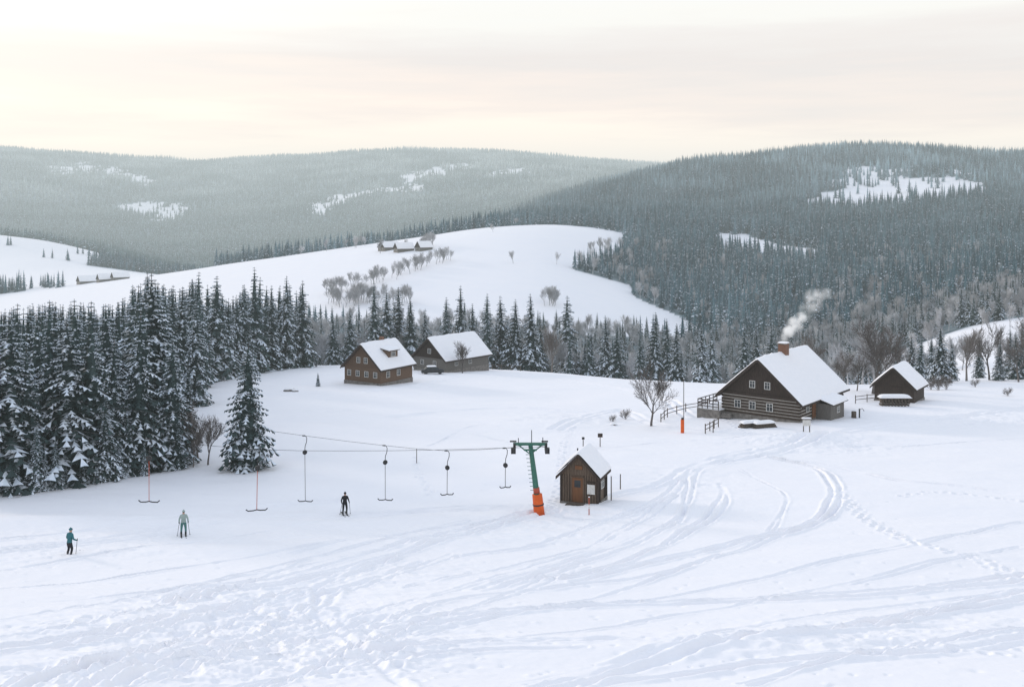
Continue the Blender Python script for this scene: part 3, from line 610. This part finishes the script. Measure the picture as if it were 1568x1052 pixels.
e=house('farm_cottage',658,195,40,8.6,12.5,2.6,3.7,M_grey,M_dark,ov=.6,oy=.6,snow=.28,seed=9,base=.4,
  wins=[(-2.0,-.02,1.6,.8,.9,'f'),(1.4,-.02,1.6,.8,.9,'f'),(0,-.07,3.9,.8,.9,'f'),(4.32,3,1.6,.8,.9,'r'),(4.32,7,1.6,.8,.9,'r')])
boxes('annex_walls',[((-5.4,5,.9),(2.6,6,2.2))],M_grey,e); prism('annex_roof',[(-7.1,1.7),(-4,3.1),(-4,3.25),(-7.1,1.85)],1.5,8.5,M_dark,e); snow_sheet('annex_snow',lambda x:3.25+(x+4)*.4516,-7.15,-4.05,1.45,8.55,e,.25,seed=4)
def far_(name,u,v,lo,hi,W,Lh,th,h=2.6,rh=3.4):
    x,y=ground(u,v,lo,hi); house(name,U0+F*x/y,y,th,W,Lh,h,rh,M_grey,M_dark,ov=.5,oy=.5,snow=.3,seed=int(u)%9,wins=[(-1.5,-.02,1.5,.8,.9,'f'),(1.5,-.02,1.5,.8,.9,'f')])
for a in [(584,385,450,850,8,12,50),(606,387,450,850,7,11,60),(640,385,450,850,6,9,50),(120,436,700,1250,10,16,50,3,4.4),(150,433,700,1250,8,14,50,3,4.4),(172,430,700,1250,8,13,50,3,4)]: far_('distant_farmhouse',*a)

# ticket hut --------------------------------------------------------
hx,hy=ground(887,772); hu=U0+F*hx/hy
e=house('lift_hut',hu,hy,20,3.0,2.7,2.3,1.55,M_hut,M_hut,ov=.3,oy=.35,snow=.2,seed=6,base=.12,battens=.2,wins=[(1.52,1.3,1.5,.7,.8,'r')])
boxes('board_battens',[((x,-.025,1.2),(.04,.04,2.2)) for x in np.arange(-1.4,1.45,.2) if not (-.62<x<.36)]+[((1.53,y,1.2),(.04,.04,2.2)) for y in np.arange(.1,2.7,.2) if abs(y-1.3)>.45],M_dark,e)
boxes('door',[((-.12,-.05,1.1),(.86,.07,1.9))],M_brown2,e); boxes('door_frame',[((-.6,-.06,1.12),(.1,.1,2.0)),((.36,-.06,1.12),(.1,.1,2.0)),((-.12,-.06,2.13),(.86,.1,.09))],M_brown,e)
boxes('door_panes',[((-.12,-.092,1.6),(.5,.01,.55))],M_glass,e)
boxes('notice_board',[((.98,-.08,1.25),(.62,.05,.75))],M_white,e); boxes('side_window_box',[((.98,-.07,1.8),(.7,.06,.12))],M_dark,e)
boxes('gable_sign',[((0,-.13,2.9),(.6,.04,.3))],M_brown2,e); boxes('wooden_step',[((-.1,-.55,.06+.1*k),(1.6-.3*k,.8-.3*k,.1)) for k in range(2)],M_post,e)
boxes('corner_posts',[((sx*1.51,sy,1.18),(.12,.12,2.3)) for sx in (-1,1) for sy in (-.01,2.71)],M_dark,e)
tube('stove_pipe',[(-.6,1.6,3.2),(-.6,1.6,4.0)],.06,M_steel,e)
def post(name,u,d,h,r=.05,mat=M_post,extra=None):
    e=empty(name,P(u,d)); tube('pole',[(0,0,-.3),(0,0,h)],[r,r*.85],mat,e,7); 
    boxes('pole_cap',[((0,0,h+.02),(r*2.4,r*2.4,.05))],M_snow,e)
    if extra: extra(e,h)
    return e
post('slalom_pole',902,74.5,1.35,.04,M_red,lambda e,h:tube('white_band',[(0,0,.5),(0,0,.8)],.045,M_white,e,7))
post('marker_post',950,84,1.3,.05); post('marker_post',936,80,1.9,.05)
post('lamp_post',893,96,2.0,.05,M_post,lambda e,h:boxes('light_box',[((0,0,h+.15),(.25,.2,.2))],M_steel,e))
post('sign_post',919,103,1.3,.05,M_post,lambda e,h:boxes('sign_board',[((0,-.06,h-.1),(.5,.05,.4))],M_dark,e))
post('utility_pole',1047,122,5.4,.05); post('marker_post',638,97,1.4,.04); post('marker_post',1092,113,1.4,.06)
e=empty('safety_post',P(1045,113)); tube('orange_pad',[(0,0,-.2),(0,0,1.55)],.2,M_orange,e,12); tube('top_collar',[(0,0,1.55),(0,0,1.75)],.14,M_dark,e,10)
e=empty('information_board',P(1235,114)); boxes('posts',[((-.35,0,.6),(.09,.09,1.7)),((.35,0,.6),(.09,.09,1.7))],M_post,e); boxes('board',[((0,-.06,1.05),(.9,.05,.7))],M_white,e); boxes('little_roof',[((0,0,1.5),(1.1,.4,.08))],M_dark,e); curve_snow('snow_cap',(0,0,1.54),(1.1,.4,.12),e)
e=empty('garden_pump',P(1316,126)); tube('body',[(0,0,-.2),(0,0,1.1)],.09,M_steel,e); tube('handle',[(0,0,.95),(.35,0,1.15),(.6,0,.8)],.035,M_steel,e); tube('barrel',[(-.7,0,-.1),(-.7,0,.75)],[.32,.3],M_post,e,12)
def fence(name,pts,h=1.05,gap=2.2):
    P3=[P(u,d) for u,d in pts]; o=P3[0]; e=empty(name,o); c=[]
    for a,b in zip(P3[:-1],P3[1:]):
        n=max(1,int((b-a).length/gap)); c+=[a.lerp(b,i/n) for i in range(n)]
    c.append(P3[-1]); c=[Vector((p.x,p.y,float(H(p.x,p.y))))-o for p in c]
    for p in c: tube('fence_post',[p-Vector((0,0,.3)),p+Vector((0,0,h+.1))],.06,M_post,e,6)
    for zz in (.5,.95): tube('rail',[p+Vector((0,0,zz+random.uniform(-.04,.04))) for p in c],.05,M_post,e,5)
fence('wooden_fence',[(1012,122),(1022,128),(1050,133),(1078,136),(1112,139)]); fence('wooden_fence',[(740,212),(768,208),(797,205)]); fence('wooden_fence',[(1080,112),(1100,118)])
fence('wooden_fence',[(1310,139),(1345,142)])
e=empty('parked_car',P(662,187),math.radians(12)); Mc=mk('car_paint',(.03,.032,.036),(.04,.042,.046),rough=.3,scale=2)
prof=[(-2.1,.3),(-2.1,.85),(-1.55,.95),(-1.0,1.42),(.7,1.45),(1.3,.98),(2.05,.85),(2.15,.3)]
o=prism('body',prof,-.8,.8,Mc,e); bv=o.modifiers.new('b','BEVEL'); bv.width=.07; bv.segments=2
for yy in (-.815,.805): prism('side_glass',[(-1.35,.98),(-.92,1.34),(.62,1.37),(1.05,.98)],yy,yy+.01,M_glass,e)
for xx in (-1.3,1.35):
    for yy in (-.82,.62): tube('wheel',[(xx,yy,.32),(xx,yy+.2,.32)],.32,M_steel,e,14)
curve_snow('roof_snow',(-.15,0,1.45),(1.8,1.45,.14),e)
def rock(u,d,r):
    e=empty('boulder',P(u,d)); bm=bmesh.new(); bmesh.ops.create_icosphere(bm,subdivisions=3,radius=r)
    for v in bm.verts: v.co*=.75+.5*float(vnoise(v.co.x*1.7/r+u,v.co.y*1.7/r+v.co.z,3)); v.co.z*=.6
    me=bpy.data.meshes.new('stone'); bm.to_mesh(me); bm.free(); me.materials.append(M_stone); link(bpy.data.objects.new('stone',me),e)
    curve_snow('snow_cap',(0,0,r*.35),(r*1.7,r*1.5,r*.3),e)
rock(443,157,.8); rock(452,156,.5); rock(940,120,.5)

# ---------------------------------------------------------------- ski lift
pd=75.5; pb=P(826,pd); e=empty('ski_lift_pylon',pb)
sc_=pd/F; topz=(785-678)*sc_; tx=(812-826)*sc_
tube('shaft',[(0,0,-.4),(tx*.5,0,topz*.5),(tx,0,topz)],[.26,.21,.17],M_green,e,8)
tube('orange_pad',[(.0,0,-.1),(tx*.25,0,1.5)],[.42,.38],M_orange,e,14); tube('pad_straps',[(tx*.12,0,.68),(tx*.135,0,.78)],.43,M_steel,e,14)
tube('shaft_band',[(tx*.29,0,1.6),(tx*.36,0,2.0)],.25,M_red,e,10)
boxes('crossarm',[((tx,0,topz),(2.6,.22,.2)),((tx,0,topz-.45),(1.0,.14,.12))],M_green,e,.02)
for sx in (-1,1):
    tube('arm_brace',[(tx+sx*.1,0,topz-.7),(tx+sx*.9,0,topz-.08)],.05,M_green,e,6)
    cx=tx+sx*1.2
    boxes('sheave_frame',[((cx,0,topz-.25),(.09,1.5,.14)),((cx,0,topz-.1),(.16,.3,.34)),((cx-.1,0,topz+.2),(.5,.12,.1))],M_steel,e)
    for k in range(4): tube('sheave_wheel',[(cx-.1,-.6+.4*k,topz-.42),(cx+.1,-.6+.4*k,topz-.42)],.19,M_steel,e,14)
    boxes('wheel_guard',[((cx+sx*.18,0,topz-.5),(.16,.5,.4))],M_steel,e)
tube('antenna_pole',[(tx+.1,0,topz),(tx+.1,0,topz+1.05)],.03,M_steel,e,6); tube('bracket',[(tx-.9,0,topz),(tx-.9,0,topz+.45)],.03,M_steel,e,6); tube('bracket',[(tx+.95,0,topz),(tx+.95,0,topz+.5)],.03,M_steel,e,6)
lad=[((tx*z/topz-.32,0,z),(.26,.04,.035)) for z in np.arange(1.8,topz-.3,.3)]; boxes('ladder_rungs',lad,M_green,e)
def W3(u,v,d): return Vector(((u-U0)/F*d,d,(V0-v)/F*d))
attL=pb+Vector((tx-1.2,0,topz-.22)); attR=pb+Vector((tx+1.2,0,topz-.22))
cabB=[attL,W3(772,686,78),W3(683,690,79),W3(588,682,80),W3(465,667,81),W3(300,643,83),W3(60,605,84),W3(-300,540,86)]
cabA=[attR,W3(600,690,73.5),W3(392,688,71),W3(226,672,69.5),W3(0,645,68),W3(-400,585,66)]
def sm(p):
    q=catmull([tuple(a) for a in p],3.0); return [Vector(a) for a in q]
ce=empty('ski_lift_cable',attL)
for nm,cb in (('haul_cable',cabB),('return_cable',cabA)):
    tube(nm,[a-attL for a in sm(cb)],.014,M_steel,ce,5)
tube('bullwheel_rope',[(0,0,0),(1.2,.9,0),(2.4,0,0)],.017,M_steel,ce,5)
def hanger(u,vt,vb,d,bar,redp=False):
    a=W3(u,vt,d); Ln=(vb-vt)/F*d; e=empty('t_bar_lift_hanger',a,random.uniform(-.25,.25)); sw=random.uniform(-.05,.05)
    hk=[(0,0,.02),(.0,0,-.04),(.16,0,-.02),(.26,0,-.2),(.24,0,-.5),(.12,0,-.85),(.1,0,-1.15)]
    tube('spring_arm',hk,[.028]*7,M_steel,e,7)
    tube('cable_grip',[(-.12,0,0),(.12,0,0)],.05,M_steel,e,7)
    tube('reel_housing',[(.1,-.09,-1.35),(.1,.09,-1.35)],.18,M_steel,e,14)
    tube('tow_pole',[(.1,0,-1.5),(.1+sw,0,-Ln+.05)],[.024,.024],M_red if redp else M_grey,e,6)
    w=bar/2; tube('t_bar',[(.1+sw-w,0,-Ln+.14),(.1+sw-w*.8,0,-Ln+.02),(.1+sw-w*.3,0,-Ln+.03),(.1+sw,0,-Ln+.08),(.1+sw+w*.3,0,-Ln+.03),(.1+sw+w*.8,0,-Ln+.02),(.1+sw+w,0,-Ln+.14)],.042,M_steel,e,7)
for a in [(465,667,768,81,1.25),(588,682,766,80,1.25),(683,690,758,79,1.05),(772,686,747,78,.9)]: hanger(*a)
hanger(226,672,769,69.5,1.5,True); hanger(392,688,782,71,1.5,True)

# ---------------------------------------------------------------- skiers
def skier(name,u,v,head,jacket,pants,hat,lean=.06,arm=.0):
    x,y=ground(u,v); z=float(H(x,y)); e=empty(name,(x,y,z+.03),head)
    V=[];E=[];R=[]
    def add(p,r,par=None):
        V.append(p);R.append(r); 
        if par is not None:E.append((par,len(V)-1))
        return len(V)-1
    pel=add((0,0,.93),(.16,.13)); sp=add((0,.03,1.1),(.15,.12),pel); ch=add((0,.07,1.32),(.185,.14),sp); nk=add((0,.09,1.48),(.07,.07),ch)
    hd=add((0,.12,1.58),(.085,.1),nk); hd2=add((0,.125,1.66),(.085,.1),hd); ht=add((0,.12,1.73),(.055,.065),hd2)
    for s in (-1,1):
        sh=add((s*.19,.07,1.39),(.085,.085),ch); el=add((s*.28,.06+arm,1.13),(.062,.062),sh); wr=add((s*.30,.27,1.0),(.045,.045),el); pa=add((s*.30,.34,.98),(.045,.03),wr)
        for k in range(4):
            f=.075+.012*(1.5-abs(k-1.5)); zk=.035-.022*k
            a=add((s*.30+s*.012,.37,.98+zk),(.011,.011),pa); b=add((s*.275,.37+f*.5,.975+zk),(.010,.010),a); add((s*.255,.35+f*.2,.97+zk),(.009,.009),b)
        a=add((s*.275,.33,1.02),(.013,.013),pa); add((s*.26,.365,1.03),(.011,.011),a)
        hp=add((s*.1,0,.86),(.11,.12),pel); kn=add((s*.14,.1,.5),(.078,.08),hp); an=add((s*.15,.0,.16),(.062,.068),kn); he=add((s*.15,.0,.07),(.062,.07),an); add((s*.15,.2,.065),(.048,.045),he)
    me=bpy.data.meshes.new('body_cage'); me.from_pydata(V,E,[]); tmp=link(bpy.data.objects.new('tmp',me))
    sk=tmp.modifiers.new('s','SKIN'); sv=me.skin_vertices[0].data
    for i,r in enumerate(R): sv[i].radius=r if len(r)==2 else (r,r)
    sv[0].use_root=True
    ss=tmp.modifiers.new('u','SUBSURF'); ss.levels=2; ss.render_levels=2
    dg=bpy.context.evaluated_depsgraph_get(); nm=bpy.data.meshes.new_from_object(tmp.evaluated_get(dg)); bpy.data.objects.remove(tmp)
    nm.materials.clear()
    for mm in (jacket,pants,M_steel,M_skin): nm.materials.append(mm)
    for p in nm.polygons:
        c=p.center; k=0
        if c.z<.9: k=1
        if c.z<.28: k=2
        if c.z>1.5: k=3
        if abs(c.x)>.22 and c.y>.3: k=2
        p.material_index=k; p.use_smooth=True
    o=bpy.data.objects.new('body',nm); link(o,e)
    ico('hat',3,hat,e,(0,.11,1.695),(.105,.12,.085)); ico('hat_bobble',2,hat,e,(0,.1,1.79),(.035,.035,.035)); ico('goggles',2,M_steel,e,(0,.215,1.655),(.075,.03,.03)); ico('nose',1,M_skin,e,(0,.235,1.62),(.014,.02,.02)); ico('scarf',2,jacket,e,(0,.09,1.5),(.09,.095,.045))
    for s in (-1,1):
        hand=Vector((s*.285,.36,.99)); tube('ski_pole',[hand+Vector((0,.03,.1)),hand,(s*.42,.12,.0)],.014,M_steel,e,6)
        tube('pole_basket',[(s*.415,.125,.06),(s*.42,.12,.08)],.05,M_steel,e,8)
        V2=[];pr=[(-.75,.0),(.75,.0),(.88,.03),(.97,.1)]
        for yy,zz in pr:
            w=.05 if yy<.9 else .03
            V2+=[(s*.15-w,yy,zz-.02),(s*.15+w,yy,zz-.02),(s*.15+w,yy,zz+.012),(s*.15-w,yy,zz+.012)]
        Fs=[(3,2,1,0),(12,13,14,15)]
        for i in range(3):
            for j in range(4): Fs.append((4*i+j,4*i+(j+1)%4,4*i+4+(j+1)%4,4*i+4+j))
        pmesh('ski',V2,Fs,M_steel,e)
M_skin=mk('skin',(.50,.30,.22),(.45,.27,.2),rough=.5)
teal=mk('teal_jacket',(.04,.16,.18),(.03,.12,.14)); blk=mk('black_fabric',(.012,.012,.015),(.02,.02,.024)); pale=mk('pale_jacket',(.36,.43,.40),(.28,.35,.33)); tealp=mk('teal_trousers',(.08,.19,.18),(.06,.15,.14))
skier('skier',106,853,math.radians(-25),teal,blk,teal); skier('skier',281,820,math.radians(-160),pale,tealp,pale); skier('skier',528,788,math.radians(-160),blk,blk,blk)
print('objects',time.time()-T0)

# ---------------------------------------------------------------- haze volume
mh=bpy.data.materials.new('haze'); nt,N,L=nodes_of(mh); N.remove(N['Principled BSDF'])
SIG=2.2e-4
ab=N.new('ShaderNodeVolumeAbsorption'); ab.inputs['Color'].default_value=(0,0,0,1); ab.inputs['Density'].default_value=SIG
em=N.new('ShaderNodeEmission'); em.inputs['Color'].default_value=(.69,.765,.775,1); em.inputs['Strength'].default_value=SIG
ad=N.new('ShaderNodeAddShader'); L.new(ab.outputs[0],ad.inputs[0]); L.new(em.outputs[0],ad.inputs[1]); L.new(ad.outputs[0],N['Material Output'].inputs['Volume'])
try: mh.cycles.homogeneous_volume=True
except Exception as ex: print(ex)
o=boxes('atmospheric_haze',[((0,3000,-75),(22000,8000,850))],mh,None)

# ---------------------------------------------------------------- world, sun, camera
w=bpy.data.worlds.new('World'); scene.world=w; w.use_nodes=True; nt=w.node_tree; N=nt.nodes; L=nt.links
bg=N['Background']; bg.inputs['Strength'].default_value=.1
SE=math.radians(13); SA=math.radians(-55)      # sun ahead and to the left
sky=N.new('ShaderNodeTexSky'); sky.sky_type='NISHITA'; sky.sun_disc=False; sky.sun_elevation=SE; sky.sun_rotation=SA; sky.dust_density=2.0
tc=N.new('ShaderNodeTexCoord'); sx=N.new('ShaderNodeSeparateXYZ'); L.new(tc.outputs['Generated'],sx.inputs[0])
mp=N.new('ShaderNodeMapping'); mp.inputs['Scale'].default_value=(1.2,1.2,14); mp.inputs['Rotation'].default_value=(.02,.03,0); L.new(tc.outputs['Generated'],mp.inputs[0])
no=N.new('ShaderNodeTexNoise'); no.inputs['Scale'].default_value=2.2; no.inputs['Detail'].default_value=6; no.inputs['Roughness'].default_value=.55; L.new(mp.outputs[0],no.inputs['Vector'])
ad=N.new('ShaderNodeMath'); ad.operation='MULTIPLY_ADD'; ad.inputs[1].default_value=.13; L.new(no.outputs['Fac'],ad.inputs[0])
of=N.new('ShaderNodeMath'); of.operation='SUBTRACT'; of.inputs[1].default_value=.065; L.new(sx.outputs['Z'],of.inputs[0]); L.new(of.outputs[0],ad.inputs[2])
cr=N.new('ShaderNodeValToRGB'); L.new(ad.outputs[0],cr.inputs[0]); el=cr.color_ramp.elements
K=1.8
el[0].position=0; el[0].color=(1.68/K,1.34/K,1.06/K,1); el[1].position=1; el[1].color=(.74/K,.88/K,1.14/K,1)
for p,c in [(.07,(1.62,1.32,1.07)),(.098,(1.32,1.07,.93)),(.14,(1.05,.93,.88)),(.165,(1.10,1.01,.96)),(.19,(1.18,1.13,1.06)),(.22,(1.17,1.14,1.09)),(.4,(.93,.98,1.06))]:
    q=el.new(p); q.color=(*[v/K for v in c],1)
ml=N.new('ShaderNodeVectorMath'); ml.operation='SCALE'; ml.inputs['Scale'].default_value=10*K; L.new(cr.outputs[0],ml.inputs[0])
dt=N.new('ShaderNodeVectorMath'); dt.operation='DOT_PRODUCT'; L.new(tc.outputs['Generated'],dt.inputs[0]); dt.inputs[1].default_value=(math.sin(SA)*math.cos(SE),math.cos(SA)*math.cos(SE),math.sin(SE))
gm=N.new('ShaderNodeMapRange'); gm.inputs[1].default_value=.6; gm.inputs[2].default_value=1.0; gm.interpolation_type='SMOOTHSTEP'; L.new(dt.outputs['Value'],gm.inputs[0])
gc=N.new('ShaderNodeVectorMath'); gc.operation='SCALE'; gc.inputs[0].default_value=(3.0,2.5,1.7); L.new(gm.outputs[0],gc.inputs['Scale'])
mx=N.new('ShaderNodeMix'); mx.data_type='RGBA'; mx.inputs[0].default_value=.93; L.new(sky.outputs[0],mx.inputs[6]); L.new(ml.outputs[0],mx.inputs[7])
sm_=N.new('ShaderNodeVectorMath'); sm_.operation='ADD'; L.new(mx.outputs[2],sm_.inputs[0]); L.new(gc.outputs[0],sm_.inputs[1]); L.new(sm_.outputs[0],bg.inputs['Color'])
sd=bpy.data.lights.new('sun','SUN'); sd.energy=2.2; sd.angle=math.radians(8); sd.color=(1,.86,.74)
so=link(bpy.data.objects.new('sun',sd)); dirv=Vector((math.sin(SA)*math.cos(SE),math.cos(SA)*math.cos(SE),math.sin(SE))); so.rotation_euler=dirv.to_track_quat('Z','Y').to_euler()
cam=bpy.data.cameras.new('camera'); co=link(bpy.data.objects.new('camera',cam)); co.location=(0,0,0); co.rotation_euler=(math.pi/2,0,0)
cam.sensor_width=36; cam.lens=36*F/1568; cam.shift_y=-196/1568; cam.clip_start=.5; cam.clip_end=20000; scene.camera=co
scene.view_settings.view_transform='Standard'; scene.view_settings.look='None'; scene.view_settings.exposure=0
print('done',time.time()-T0)
